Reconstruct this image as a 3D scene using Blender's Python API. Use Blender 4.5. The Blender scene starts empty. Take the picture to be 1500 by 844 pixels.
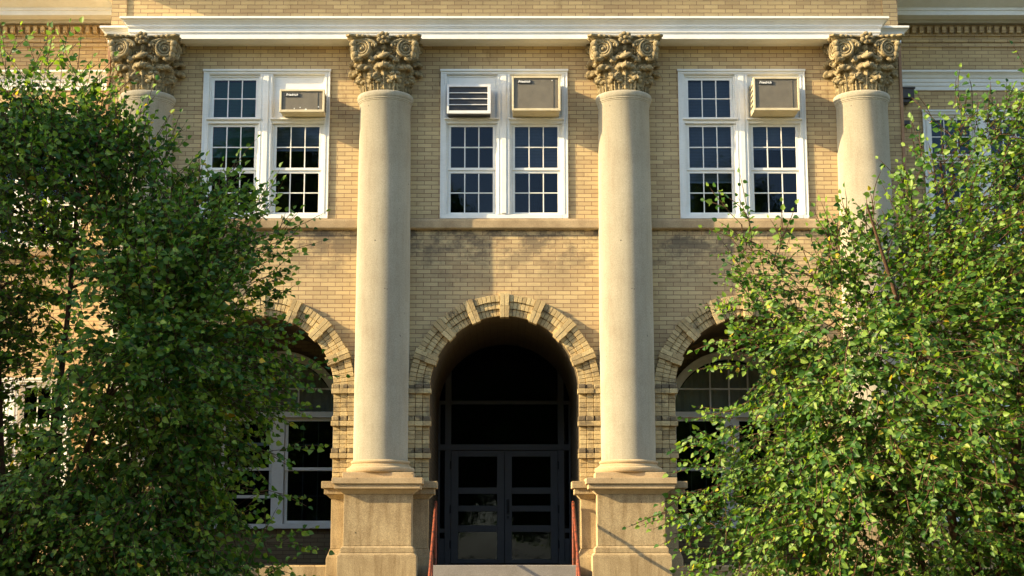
import bpy, bmesh, math, random
import numpy as np
from mathutils import Vector, Matrix
R = math.radians
scene = bpy.context.scene
col = scene.collection

# ------------------------------------------------------------------ camera, sky, sun, exposure
cam_d = bpy.data.cameras.new('camera'); cam = bpy.data.objects.new('camera', cam_d); col.objects.link(cam)
cam.location = (0, -24, 1.65)
cam.rotation_euler = (R(90 + 9.6965), 0, 0)
cam_d.sensor_width = 36; cam_d.lens = 55.2; cam_d.shift_x = 11 / 1500
cam_d.clip_end = 2000
scene.camera = cam
AZ, EL = R(74.5), R(22.5)                       # sun: degrees left of the wall's normal, and height
to_sun = Vector((-math.sin(AZ) * math.cos(EL), -math.cos(AZ) * math.cos(EL), math.sin(EL)))
world = bpy.data.worlds.new('World'); scene.world = world; world.use_nodes = True
wn = world.node_tree; bg = wn.nodes['Background']
sky = wn.nodes.new('ShaderNodeTexSky'); sky.sky_type = 'NISHITA'; sky.sun_disc = False
sky.sun_elevation = EL; sky.sun_rotation = math.atan2(to_sun.x, to_sun.y)
sky.air_density = 1.0; sky.dust_density = 1.2; sky.ozone_density = 1.0
wn.links.new(sky.outputs[0], bg.inputs[0]); bg.inputs[1].default_value = 0.15
sun_d = bpy.data.lights.new('sun', 'SUN'); sun_d.energy = 4.6; sun_d.angle = R(0.5); sun_d.color = (1.0, 0.79, 0.47)
sun = bpy.data.objects.new('sun', sun_d); col.objects.link(sun); sun.location = (-30, -20, 30)
sun.rotation_euler = to_sun.to_track_quat('Z', 'Y').to_euler()
scene.view_settings.view_transform = 'Standard'; scene.view_settings.look = 'None'
scene.view_settings.gamma = 1.0; scene.view_settings.exposure = 1.46; scene.view_settings.use_curve_mapping = False

# ------------------------------------------------------------------ material helpers
def new_mat(name):
    m = bpy.data.materials.new(name); m.use_nodes = True
    nt = m.node_tree
    return m, nt, nt.nodes['Principled BSDF']
def N(nt, t, **kw):
    n = nt.nodes.new(t)
    for k, v in kw.items(): setattr(n, k, v)
    return n
def L(nt, a, b): nt.links.new(a, b)
def math_n(nt, op, a, b=None, clamp=False):
    n = N(nt, 'ShaderNodeMath', operation=op, use_clamp=clamp)
    for i, v in enumerate((a, b)):
        if v is None: continue
        if isinstance(v, (int, float)): n.inputs[i].default_value = v
        else: L(nt, v, n.inputs[i])
    return n.outputs[0]
def noise(nt, vec, scale, detail=4, rough=.55):
    n = N(nt, 'ShaderNodeTexNoise'); n.inputs['Scale'].default_value = scale
    n.inputs['Detail'].default_value = detail; n.inputs['Roughness'].default_value = rough
    if vec is not None: L(nt, vec, n.inputs['Vector'])
    return n.outputs['Fac']
def ramp(nt, fac, stops):
    n = N(nt, 'ShaderNodeValToRGB'); L(nt, fac, n.inputs[0])
    e = n.color_ramp.elements
    while len(e) < len(stops): e.new(0.5)
    for s, (p, c) in zip(e, stops):
        s.position = p; s.color = (*c, 1) if len(c) == 3 else c
    return n.outputs[0]
def mixc(nt, mode, fac, a, b):
    n = N(nt, 'ShaderNodeMix', data_type='RGBA', blend_type=mode)
    if isinstance(fac, (int, float)): n.inputs[0].default_value = fac
    else: L(nt, fac, n.inputs[0])
    for i, v in ((6, a), (7, b)):
        if isinstance(v, tuple): n.inputs[i].default_value = (*v, 1)
        else: L(nt, v, n.inputs[i])
    return n.outputs[2]
def bump(nt, b, h, strength, dist):
    n = N(nt, 'ShaderNodeBump'); n.inputs['Strength'].default_value = strength; n.inputs['Distance'].default_value = dist
    L(nt, h, n.inputs['Height']); L(nt, n.outputs[0], b.inputs['Normal'])
def objco(nt): return N(nt, 'ShaderNodeTexCoord').outputs['Object']
def stretch(nt, vec, s):
    n = N(nt, 'ShaderNodeMapping'); n.inputs['Scale'].default_value = s; L(nt, vec, n.inputs['Vector']); return n.outputs[0]

BRICK_A, BRICK_B, MORTAR = (.63, .48, .24), (.52, .39, .195), (.26, .15, .085)
def brick_mat(name, uv=False, dark=1.0, stains=True):
    m, nt, b = new_mat(name)
    pos = objco(nt)
    if uv:
        vec = N(nt, 'ShaderNodeTexCoord').outputs['UV']
    else:
        sp = N(nt, 'ShaderNodeSeparateXYZ'); L(nt, pos, sp.inputs[0])
        g = N(nt, 'ShaderNodeNewGeometry'); sn = N(nt, 'ShaderNodeSeparateXYZ'); L(nt, g.outputs['True Normal'], sn.inputs[0])
        side = math_n(nt, 'GREATER_THAN', math_n(nt, 'ABSOLUTE', sn.outputs[0]), .7)
        u = math_n(nt, 'ADD', math_n(nt, 'MULTIPLY', sp.outputs[1], side), math_n(nt, 'MULTIPLY', sp.outputs[0], math_n(nt, 'SUBTRACT', 1.0, side)))
        cb = N(nt, 'ShaderNodeCombineXYZ'); L(nt, u, cb.inputs[0]); L(nt, sp.outputs[2], cb.inputs[1])
        vec = cb.outputs[0]
    wob = N(nt, 'ShaderNodeTexNoise'); wob.inputs['Scale'].default_value = 9; L(nt, pos, wob.inputs['Vector'])
    va = N(nt, 'ShaderNodeVectorMath', operation='SCALE'); va.inputs['Scale'].default_value = .006
    L(nt, wob.outputs['Color'], va.inputs[0])
    vs = N(nt, 'ShaderNodeVectorMath', operation='ADD'); L(nt, vec, vs.inputs[0]); L(nt, va.outputs[0], vs.inputs[1])
    br = N(nt, 'ShaderNodeTexBrick'); L(nt, vs.outputs[0], br.inputs['Vector'])
    for k, v in (('Scale', 1.0), ('Mortar Size', .005), ('Mortar Smooth', .35), ('Bias', 0.0), ('Brick Width', .228), ('Row Height', .0672)):
        br.inputs[k].default_value = v
    br.inputs['Color1'].default_value = (*BRICK_A, 1); br.inputs['Color2'].default_value = (*BRICK_B, 1); br.inputs['Mortar'].default_value = (*MORTAR, 1)
    c = br.outputs['Color']
    # single bricks burnt pinker or paler than their neighbours
    wn_ = N(nt, 'ShaderNodeTexBrick'); L(nt, vs.outputs[0], wn_.inputs['Vector'])
    for k, v in (('Scale', 1.0), ('Mortar Size', 0.0), ('Bias', -.45), ('Brick Width', .228), ('Row Height', .0672)): wn_.inputs[k].default_value = v
    wn_.inputs['Color1'].default_value = (1, 1, 1, 1); wn_.inputs['Color2'].default_value = (.74, .64, .62, 1)
    c = mixc(nt, 'MULTIPLY', .6, c, wn_.outputs['Color'])
    big = noise(nt, pos, .9, 5, .6)
    c = mixc(nt, 'MULTIPLY', .6, c, ramp(nt, big, [(.3, (.72, .68, .66)), (.62, (1.06, 1.04, 1.0))]))
    fine = noise(nt, pos, 60, 3, .6)
    c = mixc(nt, 'MULTIPLY', .5, c, ramp(nt, fine, [(.25, (.8, .78, .76)), (.7, (1.08, 1.08, 1.08))]))
    if stains and not uv:
        # soot washed down from the sill course, in ragged patches
        z = sp.outputs[2]
        below = math_n(nt, 'SUBTRACT', 1.0, math_n(nt, 'DIVIDE', math_n(nt, 'SUBTRACT', 6.68, z), 1.0), True)
        below = math_n(nt, 'MULTIPLY', below, math_n(nt, 'LESS_THAN', z, 6.72))
        st = noise(nt, stretch(nt, pos, (1.2, 1.2, 1.8)), 1.5, 8, .72)
        s2 = math_n(nt, 'MULTIPLY', math_n(nt, 'MULTIPLY', math_n(nt, 'SUBTRACT', st, .44), 9.0, True), below, True)
        c = mixc(nt, 'MIX', math_n(nt, 'MULTIPLY', s2, .88), c, (.075, .06, .045))
        st3 = noise(nt, stretch(nt, pos, (1, 1, .5)), 2.6, 7, .7)
        c = mixc(nt, 'MULTIPLY', 1.0, c, ramp(nt, st3, [(.30, (.72, .68, .64)), (.42, (1, 1, 1))]))
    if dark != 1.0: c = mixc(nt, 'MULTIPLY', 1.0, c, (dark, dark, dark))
    L(nt, c, b.inputs['Base Color']); b.inputs['Roughness'].default_value = .85; b.inputs['Diffuse Roughness'].default_value = .25
    h = math_n(nt, 'ADD', math_n(nt, 'MULTIPLY', math_n(nt, 'SUBTRACT', 1.0, br.outputs['Fac']), 1.0), math_n(nt, 'MULTIPLY', fine, .25))
    bump(nt, b, h, .8, .006)
    return m
def voussoir_mat(name='voussoir_brick', soot=(.52, .68, .7)):
    m, nt, b = new_mat(name); pos = objco(nt)
    g = N(nt, 'ShaderNodeNewGeometry')
    c = ramp(nt, g.outputs['Random Per Island'], [(0, (.34, .245, .11)), (.3, (.43, .315, .145)), (.7, (.49, .365, .17)), (1, (.55, .42, .20))])
    n1 = noise(nt, pos, 5, 6, .65)
    c = mixc(nt, 'MIX', ramp(nt, n1, [(soot[0], (0, 0, 0)), (soot[1], (soot[2],) * 3)]), c, (.085, .062, .038))
    n2 = noise(nt, pos, 55, 3)
    c = mixc(nt, 'MULTIPLY', .55, c, ramp(nt, n2, [(.25, (.7, .7, .7)), (.7, (1.1, 1.1, 1.1))]))
    L(nt, c, b.inputs['Base Color']); b.inputs['Roughness'].default_value = .85
    bump(nt, b, noise(nt, pos, 38, 4), .7, .008)
    return m
def stone_mat(name, base, speck, dirt=(.5, .45, .4), dirt_amt=.5, bscale=45, streak=True, bstr=.25, bdist=.006, speck_scale=90):
    m, nt, b = new_mat(name); pos = objco(nt)
    n1 = noise(nt, pos, speck_scale, 3, .7)
    c = mixc(nt, 'MIX', ramp(nt, n1, [(.38, (0, 0, 0)), (.62, (1, 1, 1))]), tuple(x * speck for x in base), base)
    n4 = noise(nt, pos, 11, 2, .4)
    c = mixc(nt, 'MIX', ramp(nt, n4, [(.755, (0, 0, 0)), (.78, (.8, .8, .8))]), c, (.05, .045, .04))
    n2 = noise(nt, pos, 1.7, 6, .65)
    c = mixc(nt, 'MULTIPLY', dirt_amt, c, ramp(nt, n2, [(.3, dirt), (.6, (1.05, 1.05, 1.05))]))
    if streak:
        n3 = noise(nt, stretch(nt, pos, (9, 9, .8)), 1.6, 5, .6)
        c = mixc(nt, 'MULTIPLY', dirt_amt * .8, c, ramp(nt, n3, [(.3, dirt), (.55, (1, 1, 1))]))
    L(nt, c, b.inputs['Base Color']); b.inputs['Roughness'].default_value = .85; b.inputs['Diffuse Roughness'].default_value = 1.0; b.inputs['Specular IOR Level'].default_value = .25
    bump(nt, b, noise(nt, pos, bscale, 5, .65), bstr, bdist)
    return m
def paint_mat(name, base, rough=.5, dirt=.35, dirtc=(.75, .72, .66)):
    m, nt, b = new_mat(name); pos = objco(nt)
    n1 = noise(nt, pos, 2.3, 6, .65); n2 = noise(nt, stretch(nt, pos, (6, 6, 30)), 2, 4)
    c = mixc(nt, 'MULTIPLY', dirt, base, ramp(nt, n1, [(.3, dirtc), (.6, (1, 1, 1))]))
    c = mixc(nt, 'MULTIPLY', dirt * .7, c, ramp(nt, n2, [(.25, dirtc), (.5, (1, 1, 1))]))
    L(nt, c, b.inputs['Base Color']); b.inputs['Roughness'].default_value = rough
    bump(nt, b, noise(nt, pos, 40, 3), .12, .003)
    return m
def plain(name, c, rough=.6, metal=0.0):
    m, nt, b = new_mat(name); pos = objco(nt)
    L(nt, mixc(nt, 'MULTIPLY', .4, c, ramp(nt, noise(nt, pos, 14, 5), [(.3, (.7, .7, .7)), (.65, (1.08, 1.08, 1.08))])), b.inputs['Base Color'])
    b.inputs['Roughness'].default_value = rough; b.inputs['Metallic'].default_value = metal
    return m
def glass_mat(name='window_glass', tint=(.62, .68, .74), wave=.1):
    m, nt, b = new_mat(name); nt.nodes.remove(b)
    out = nt.nodes['Material Output']; pos = objco(nt)
    bp = N(nt, 'ShaderNodeBump'); bp.inputs['Strength'].default_value = wave; bp.inputs['Distance'].default_value = .01
    L(nt, noise(nt, pos, 3.5, 2), bp.inputs['Height'])
    fr = N(nt, 'ShaderNodeFresnel'); fr.inputs[0].default_value = 1.45; L(nt, bp.outputs[0], fr.inputs['Normal'])
    tr = N(nt, 'ShaderNodeBsdfTransparent'); tr.inputs[0].default_value = (*tint, 1)
    gl = N(nt, 'ShaderNodeBsdfGlossy'); gl.inputs['Roughness'].default_value = .02; gl.inputs['Color'].default_value = (.8, .88, 1.0, 1); L(nt, bp.outputs[0], gl.inputs['Normal'])
    mx = N(nt, 'ShaderNodeMixShader'); L(nt, math_n(nt, 'MULTIPLY', fr.outputs[0], .48, True), mx.inputs[0])
    L(nt, tr.outputs[0], mx.inputs[1]); L(nt, gl.outputs[0], mx.inputs[2]); L(nt, mx.outputs[0], out.inputs[0])
    return m
def leaf_mat(name, dark, mid, light, yellow):
    m, nt, b = new_mat(name); out = nt.nodes['Material Output']
    g = N(nt, 'ShaderNodeNewGeometry')
    c = ramp(nt, g.outputs['Random Per Island'], [(0, dark), (.4, mid), (.86, light), (.985, light), (1, yellow)])
    c = mixc(nt, 'MULTIPLY', .5, c, ramp(nt, noise(nt, objco(nt), 1.3, 3), [(.3, (.7, .75, .7)), (.65, (1.15, 1.1, 1))]))
    L(nt, c, b.inputs['Base Color']); b.inputs['Roughness'].default_value = .48
    b.inputs['Specular IOR Level'].default_value = .35
    tl = N(nt, 'ShaderNodeBsdfTranslucent')
    L(nt, mixc(nt, 'MULTIPLY', 1.0, c, (1.7, 1.6, .45)), tl.inputs[0])
    mx = N(nt, 'ShaderNodeMixShader'); mx.inputs[0].default_value = .42
    L(nt, b.outputs[0], mx.inputs[1]); L(nt, tl.outputs[0], mx.inputs[2]); L(nt, mx.outputs[0], out.inputs[0])
    return m
def grille_mat():
    m, nt, b = new_mat('grille_mesh'); pos = objco(nt)
    sp = N(nt, 'ShaderNodeSeparateXYZ'); L(nt, pos, sp.inputs[0])
    a = math_n(nt, 'SINE', math_n(nt, 'MULTIPLY', sp.outputs[0], 420.0)); c_ = math_n(nt, 'SINE', math_n(nt, 'MULTIPLY', sp.outputs[2], 420.0))
    f = math_n(nt, 'MULTIPLY', math_n(nt, 'ADD', math_n(nt, 'MULTIPLY', a, c_), 1.0), .5)
    c = ramp(nt, f, [(.2, (.05, .042, .028)), (.7, (.24, .205, .14))])
    c = mixc(nt, 'MULTIPLY', .5, c, ramp(nt, noise(nt, pos, 9, 4), [(.3, (.65, .65, .65)), (.65, (1.05, 1.05, 1.05))]))
    L(nt, c, b.inputs['Base Color']); b.inputs['Roughness'].default_value = .6; bump(nt, b, f, .5, .004)
    return m
def rust_mat():
    m, nt, b = new_mat('rusty_red_paint'); pos = objco(nt)
    n1 = noise(nt, pos, 16, 6, .7)
    L(nt, ramp(nt, n1, [(.38, (.05, .018, .01)), (.52, (.20, .04, .014)), (.7, (.30, .07, .02))]), b.inputs['Base Color'])
    b.inputs['Roughness'].default_value = .55; bump(nt, b, n1, .4, .003)
    return m
M = dict(
    brick=brick_mat('tan_brick'), shaded_porch_brick=brick_mat('shaded_porch_brick', uv=True, dark=.2), shaded_porch_wall=brick_mat('shaded_porch_wall_brick', dark=.45, stains=False),  # porch bricks are darkened copies, with the recess's shade put into their colour
    vous=voussoir_mat(), soot=voussoir_mat('sooty_brick', (.34, .5, .85)), mortar=plain('mortar', (.09, .058, .036), .9),
    shaft=stone_mat('granite_shaft', (.52, .47, .345), .78, (.74, .68, .63), .45, 90, True, .22, .004, 70),
    granite=stone_mat('warm_granite', (.60, .465, .26), .62, (.55, .48, .40), .75, 90, True, .3, .004, 70),
    sand=stone_mat('sandstone', (.60, .455, .26), .8, (.55, .48, .4), .6, 60, False, .2, .004, 60),
    belt=stone_mat('sandstone_belt', (.58, .44, .255), .8, (.5, .44, .4), .8, 60, False, .2, .004, 60),
    capital=stone_mat('weathered_capital_stone', (.50, .40, .215), .55, (.30, .25, .18), .9, 40, False, .8, .012, 22),
    white=paint_mat('white_paint', (.79, .78, .71), .5, .4), dull=paint_mat('dull_white_paint', (.58, .56, .50), .55, .5),
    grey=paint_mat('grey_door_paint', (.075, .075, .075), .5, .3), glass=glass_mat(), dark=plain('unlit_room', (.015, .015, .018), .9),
    blind=paint_mat('blind_slats', (.50, .54, .60), .6, .2), green=paint_mat('green_blind_slats', (.10, .42, .22), .6, .2),
    cream=paint_mat('cream_metal', (.62, .53, .33), .45, .45, (.6, .52, .4)), grille=grille_mat(), alu=paint_mat('aluminium_trim', (.70, .69, .66), .4, .5),
    black=plain('black_plate', (.02, .02, .02), .5), rust=rust_mat(), lead=plain('dark_metal', (.055, .05, .05), .6),
    terracotta=paint_mat('brown_copper_paint', (.36, .19, .085), .6, .4, (.55, .5, .45)),
    roof=plain('roof_felt', (.08, .08, .08), .9), concrete=stone_mat('concrete', (.34, .31, .27), .8, (.6, .58, .55), .6, 40, False, .3, .006),
    bark=stone_mat('brown_bark', (.16, .085, .045), .5, (.4, .4, .4), .7, 30, True, .8, .012, 25),
    tile=plain('dark_quarry_tile', (.085, .05, .035), .6), walk=plain('dark_brick_paving', (.11, .07, .05), .9),
    letter=plain('pale_lettering', (.8, .78, .7), .5),
)

# ------------------------------------------------------------------ mesh helpers
class MB:
    def __init__(s): s.v = []; s.f = []; s.uv = None
    def add(s, vs, fs):
        o = len(s.v); s.v += [tuple(p) for p in vs]; s.f += [tuple(i + o for i in f) for f in fs]
    def box(s, x0, x1, y0, y1, z0, z1, mat=None):
        vs = [Vector((x, y, z)) for x in (x0, x1) for y in (y0, y1) for z in (z0, z1)]
        if mat is not None: vs = [mat @ p for p in vs]
        s.add(vs, [(0, 1, 3, 2), (4, 6, 7, 5), (0, 4, 5, 1), (2, 3, 7, 6), (0, 2, 6, 4), (1, 5, 7, 3)])
        return s
    def quad(s, a, b, c, d): s.add([a, b, c, d], [(0, 1, 2, 3)]); return s
    def lathe(s, prof, cx=0, cy=0, n=48):
        vs = []; fs = []
        for r, z in prof:
            for k in range(n):
                a = 2 * math.pi * k / n; vs.append((cx + r * math.cos(a), cy + r * math.sin(a), z))
        for i in range(len(prof) - 1):
            for k in range(n):
                k2 = (k + 1) % n; fs.append((i * n + k, i * n + k2, (i + 1) * n + k2, (i + 1) * n + k))
        fs.append(tuple(range(n))[::-1]); fs.append(tuple((len(prof) - 1) * n + k for k in range(n)))
        s.add(vs, fs); return s
    def tube(s, pts, rads, n=6):
        pts = [Vector(p) for p in pts]; vs = []; fs = []
        up = None
        for i, p in enumerate(pts):
            d = (pts[min(i + 1, len(pts) - 1)] - pts[max(i - 1, 0)]).normalized()
            if up is None: up = Vector((0, 0, 1)) if abs(d.z) < .9 else Vector((1, 0, 0))
            a = d.cross(up).normalized(); b = a.cross(d).normalized(); up = b
            r = rads[i] if isinstance(rads, (list, tuple)) else rads
            for k in range(n):
                t = 2 * math.pi * k / n; vs.append(p + a * (r * math.cos(t)) + b * (r * math.sin(t)))
        for i in range(len(pts) - 1):
            for k in range(n):
                k2 = (k + 1) % n; fs.append((i * n + k, i * n + k2, (i + 1) * n + k2, (i + 1) * n + k))
        fs.append(tuple(range(n))[::-1]); fs.append(tuple((len(pts) - 1) * n + k for k in range(n)))
        s.add(vs, fs); return s
    def ell(s, c, r, n=10, m=7, rot=None):
        vs = []; fs = []; c = Vector(c)
        for i in range(m + 1):
            t = math.pi * i / m
            for k in range(n):
                a = 2 * math.pi * k / n
                p = Vector((r[0] * math.sin(t) * math.cos(a), r[1] * math.sin(t) * math.sin(a), r[2] * math.cos(t)))
                if rot is not None: p = rot @ p
                vs.append(c + p)
        for i in range(m):
            for k in range(n):
                k2 = (k + 1) % n; fs.append((i * n + k, i * n + k2, (i + 1) * n + k2, (i + 1) * n + k))
        s.add(vs, fs); return s
    def sweep(s, path, prof, closed=False):
        """profile (out, z) carried along a plan polyline, mitred; out is to the right of travel"""
        P = [Vector(p) for p in path]; n = len(P); offs = []
        for i in range(n):
            d0 = (P[i] - P[i - 1]).normalized() if i > 0 else (P[1] - P[0]).normalized()
            d1 = (P[i + 1] - P[i]).normalized() if i < n - 1 else d0
            n0 = Vector((d0.y, -d0.x)); n1 = Vector((d1.y, -d1.x)); b = (n0 + n1)
            b = b / (b.dot(n0)) if abs(b.dot(n0)) > 1e-6 else n0
            offs.append(b)
        vs = []; k = len(prof); fs = []
        for i in range(n):
            for o, z in prof: vs.append((P[i].x + offs[i].x * o, P[i].y + offs[i].y * o, z))
        for i in range(n - 1):
            for j in range(k - 1): fs.append((i * k + j, (i + 1) * k + j, (i + 1) * k + j + 1, i * k + j + 1))
        fs.append(tuple(range(k))); fs.append(tuple((n - 1) * k + j for j in range(k))[::-1])
        s.add(vs, fs); return s
    def build(s, name, mat, parent=None, smooth=None, bevel=None, recalc=True, merge=False):
        me = bpy.data.meshes.new(name); me.from_pydata(s.v, [], s.f)
        if recalc or merge:
            bm = bmesh.new(); bm.from_mesh(me)
            if merge: bmesh.ops.remove_doubles(bm, verts=bm.verts, dist=1e-5)
            if recalc: bmesh.ops.recalc_face_normals(bm, faces=bm.faces)
            bm.to_mesh(me); bm.free()
        me.materials.append(mat)
        if smooth is not None:
            me.polygons.foreach_set('use_smooth', [True] * len(me.polygons)); me.set_sharp_from_angle(angle=R(smooth))
        o = bpy.data.objects.new(name, me); col.objects.link(o)
        if parent is not None: o.parent = parent
        if bevel:
            b = o.modifiers.new('bevel', 'BEVEL'); b.width = bevel; b.segments = 2; b.limit_method = 'ANGLE'; b.angle_limit = R(40)
        return o
def tag(o, label=None, cat=None, group=None, kind=None):
    for k, v in (('label', label), ('category', cat), ('group', group), ('kind', kind)):
        if v: o[k] = v
    return o
def empty(name, loc=(0, 0, 0)):
    o = bpy.data.objects.new(name, None); col.objects.link(o); o.location = loc; o.empty_display_size = .3
    return o
def kids(o): return [c for c in bpy.data.objects if c.parent == o]
def copy_tree(o, parent=None, dx=0.0):
    c = o.copy(); col.objects.link(c); c.parent = parent
    c.location.x += dx
    for ch in kids(o): copy_tree(ch, c)
    return c

# ------------------------------------------------------------------ ground
def sheet(name, x0, x1, y0, y1, z, mat):
    o = MB().quad((x0, y0, z), (x1, y0, z), (x1, y1, z), (x0, y1, z)).build(name, mat); tag(o, kind='structure'); return o
def ground_mat():
    m, nt, b = new_mat('lawn'); pos = objco(nt)
    c = ramp(nt, noise(nt, pos, 3, 6, .7), [(.3, (.055, .06, .02)), (.7, (.11, .10, .04))])
    L(nt, c, b.inputs['Base Color']); b.inputs['Roughness'].default_value = .95
    return m
sheet('ground', -600, 600, -600, 600, 0, ground_mat())
sheet('path', -1.9, 1.9, -21, -3.0, .004, M['walk'])
sheet('pavement', -80, 80, -23.5, -21, .004, M['concrete'])
sheet('road', -80, 80, -36, -26, .004, plain('asphalt', (.05, .05, .05), .9))

# ------------------------------------------------------------------ the school
BAY = 3.76; PX = (-5.64, -1.88, 1.88, 5.64); AX = (-3.76, 0.0, 3.76)
CORNER = 6.27; WY = 2.3; FLOOR = 1.52; SPRING = 4.16; AR = 1.145
school = empty('school_building')
tag(school, 'tan brick school front with arches, stone columns and white cornices behind the trees', 'building')

def holed_wall(x0, x1, z0, z1, y, holes, mb=None):
    """a wall sheet facing the street; holes are ('r',xa,xb,za,zb) or ('a',xc,r,zbottom,zspring)"""
    mb = mb or MB(); xs = {x0, x1}
    for h in holes:
        if h[0] == 'r': xs |= {h[1], h[2]}
        else: xs |= {h[1] + h[2] * math.cos(math.pi * k / 40) for k in range(41)}
    xs = sorted(x for x in xs if x0 <= x <= x1)
    for a, b in zip(xs, xs[1:]):
        if b - a < 1e-6: continue
        m = (a + b) / 2; cuts = []
        for h in holes:
            if h[0] == 'r' and h[1] < m < h[2]: cuts.append(((h[3], h[3]), (h[4], h[4])))
            if h[0] == 'a' and abs(m - h[1]) < h[2]:
                t = [h[4] + math.sqrt(max(0, h[2] ** 2 - (q - h[1]) ** 2)) for q in (a, b)]; cuts.append(((h[3], h[3]), tuple(t)))
        cuts.sort(); lo = (z0, z0)
        for c0, c1 in cuts + [((z1, z1), None)]:
            if c0[0] > lo[0] + 1e-6 or c0[1] > lo[1] + 1e-6:
                mb.quad((a, y, lo[0]), (b, y, lo[1]), (b, y, c0[1]), (a, y, c0[0]))
            if c1: lo = c1
    return mb
TOP = 12.3
WIN = ('r', -.99, .98, 6.87, 9.235)
holes = [('a', cx, AR, FLOOR, SPRING) for cx in AX] + [('r', cx - .985 + .0, cx + .98, 6.87, 9.235) for cx in AX]
w = holed_wall(-CORNER, CORNER, 0, TOP, 0, holes)
for sx in (-1, 1):                                          # the front block's flanks
    x = sx * CORNER; w.quad((x, 0, 0), (x, WY, 0), (x, WY, TOP), (x, 0, TOP))
w.build('wall', M['brick'], school, recalc=False)
WWX = 8.24; WLO = -4.66                                      # wing windows, upper and (shifted down) lower
for sx in (-1, 1):
    hs = [('r', sx * c - .985, sx * c + .98, 6.87 + dz, 9.235 + dz) for c in (WWX, WWX + 3.4) for dz in (0, WLO)]
    a, b = sorted((sx * CORNER, sx * 20))
    w = holed_wall(a, b, 0, TOP, WY, hs)
    w.quad((sx * 20, WY, 0), (sx * 20, 16, 0), (sx * 20, 16, TOP), (sx * 20, WY, TOP))
    w.build('wall', M['brick'], school, recalc=False)
MB().quad((-20, 16, 0), (20, 16, 0), (20, 16, TOP), (-20, 16, TOP)).build('wall', M['brick'], school)
MB().quad((-20, WY, TOP), (20, WY, TOP), (20, 16, TOP), (-20, 16, TOP)).quad((-CORNER, 0, TOP), (CORNER, 0, TOP), (CORNER, WY, TOP), (-CORNER, WY, TOP)).build('roof', M['roof'], school)
# edge pilasters of the attic
for sx in (-1, 1): MB().box(*sorted((sx * (CORNER - .235), sx * (CORNER + .004))), -.03, .2, 9.96, 10.86).build('pilaster', M['brick'], school)

# cornices
band = [(0, 9.655), (.365, 9.655), (.365, 9.735), (.372, 9.737), (.372, 9.752), (.385, 9.755), (.385, 9.822), (.397, 9.824), (.397, 9.838),
        (.41, 9.842), (.41, 9.878), (.425, 9.885), (.43, 9.9), (.45, 9.915), (.465, 9.94), (.50, 9.948), (.50, 9.982), (0, 10.03)]
MB().sweep([(-5.52, .3), (-5.52, 0), (5.52, 0), (5.52, .3)], band).build('cornice', M['white'], school, bevel=.003)
small = [(0, 9.62), (.025, 9.62), (.025, 9.69), (.04, 9.695), (.04, 9.755), (.055, 9.76), (.055, 9.82), (.075, 9.83), (.09, 9.87), (.12, 9.90), (.15, 9.915), (.15, 9.95), (0, 9.975)]
for path in ([(-20, WY), (-CORNER, WY), (-CORNER, 0), (-5.5, 0)], [(5.5, 0), (CORNER, 0), (CORNER, WY), (20, WY)]):
    MB().sweep(path, small).build('architrave_moulding', M['white'], school, bevel=.003)
big = [(0, 10.87), (.36, 10.862), (.36, 10.86), (.38, 10.86), (.38, 10.935), (.40, 10.94), (.40, 10.99), (.43, 10.995), (.47, 11.01), (.54, 11.04), (.64, 11.085), (.75, 11.145), (.80, 11.16), (.80, 11.23), (0, 11.34)]
outline = [(-20, WY), (-CORNER, WY), (-CORNER, 0), (CORNER, 0), (CORNER, WY), (20, WY)]
MB().sweep(outline, big).build('cornice', M['white'], school, bevel=.004)
MB().sweep(outline, [(0, 10.81), (.13, 10.81), (.13, 10.868), (0, 10.868)]).build('bed_moulding', M['dull'], school)
for sx in (-1, 1):
    co = MB(); path = [(-20, WY), (-CORNER, WY)] if sx < 0 else [(CORNER, WY), (20, WY)]
    for z in (10.40, 10.495): co.sweep(path, [(0, z), (.025, z), (.025, z + .06), (0, z + .06)])
    co.sweep(path, [(0, 10.60), (.04, 10.60), (.04, 10.635), (0, 10.635)])
    co.build('corbel_course', M['brick'], school)
for sx in (-1, 1):
    de = MB(); x = CORNER + .05; pts = []
    while x < 16:
        pts += [(x, .004), (x, .10), (x + .068, .10), (x + .068, .004)]; x += .1305
    for (xa, oa), (xb, ob) in zip(pts, pts[1:]):
        de.quad((sx * xa, WY - oa, 10.64), (sx * xb, WY - ob, 10.64), (sx * xb, WY - ob, 10.762), (sx * xa, WY - oa, 10.762))
    for i in range(0, len(pts), 4):
        xa, xb = sx * pts[i][0], sx * pts[i + 2][0]
        for z in (10.64, 10.762): de.quad((xa, WY - .004, z), (xa, WY - .10, z), (xb, WY - .10, z), (xb, WY - .004, z))
    de.build('dentil_course', M['brick'], school, merge=True)
# sill course across the front and the wings
be = MB()
for a, b in ((-CORNER, CORNER),): be.sweep([(a, 1), (a, 0), (b, 0), (b, 1)], [(0, 6.674), (.06, 6.674), (.085, 6.69), (.085, 6.80), (.07, 6.835), (0, 6.85)])
be.build('sill_course', M['belt'], school, bevel=.004)
for sx in (-1, 1):
    be = MB(); path = [(-20, WY), (-CORNER - .09, WY)] if sx < 0 else [(CORNER + .09, WY), (20, WY)]
    be.sweep(path, [(0, 6.674), (.085, 6.69), (.085, 6.80), (0, 6.85)])
    be.build('sill_course', M['belt'], school, bevel=.004)
# brown corner strips
for sx in (-1, 1):
    MB().box(*sorted((sx * (CORNER - .012), sx * (CORNER + .035))), -.028, .05, 6.9, 9.74).build('corner_strip', M['terracotta'], school, bevel=.004)
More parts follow.
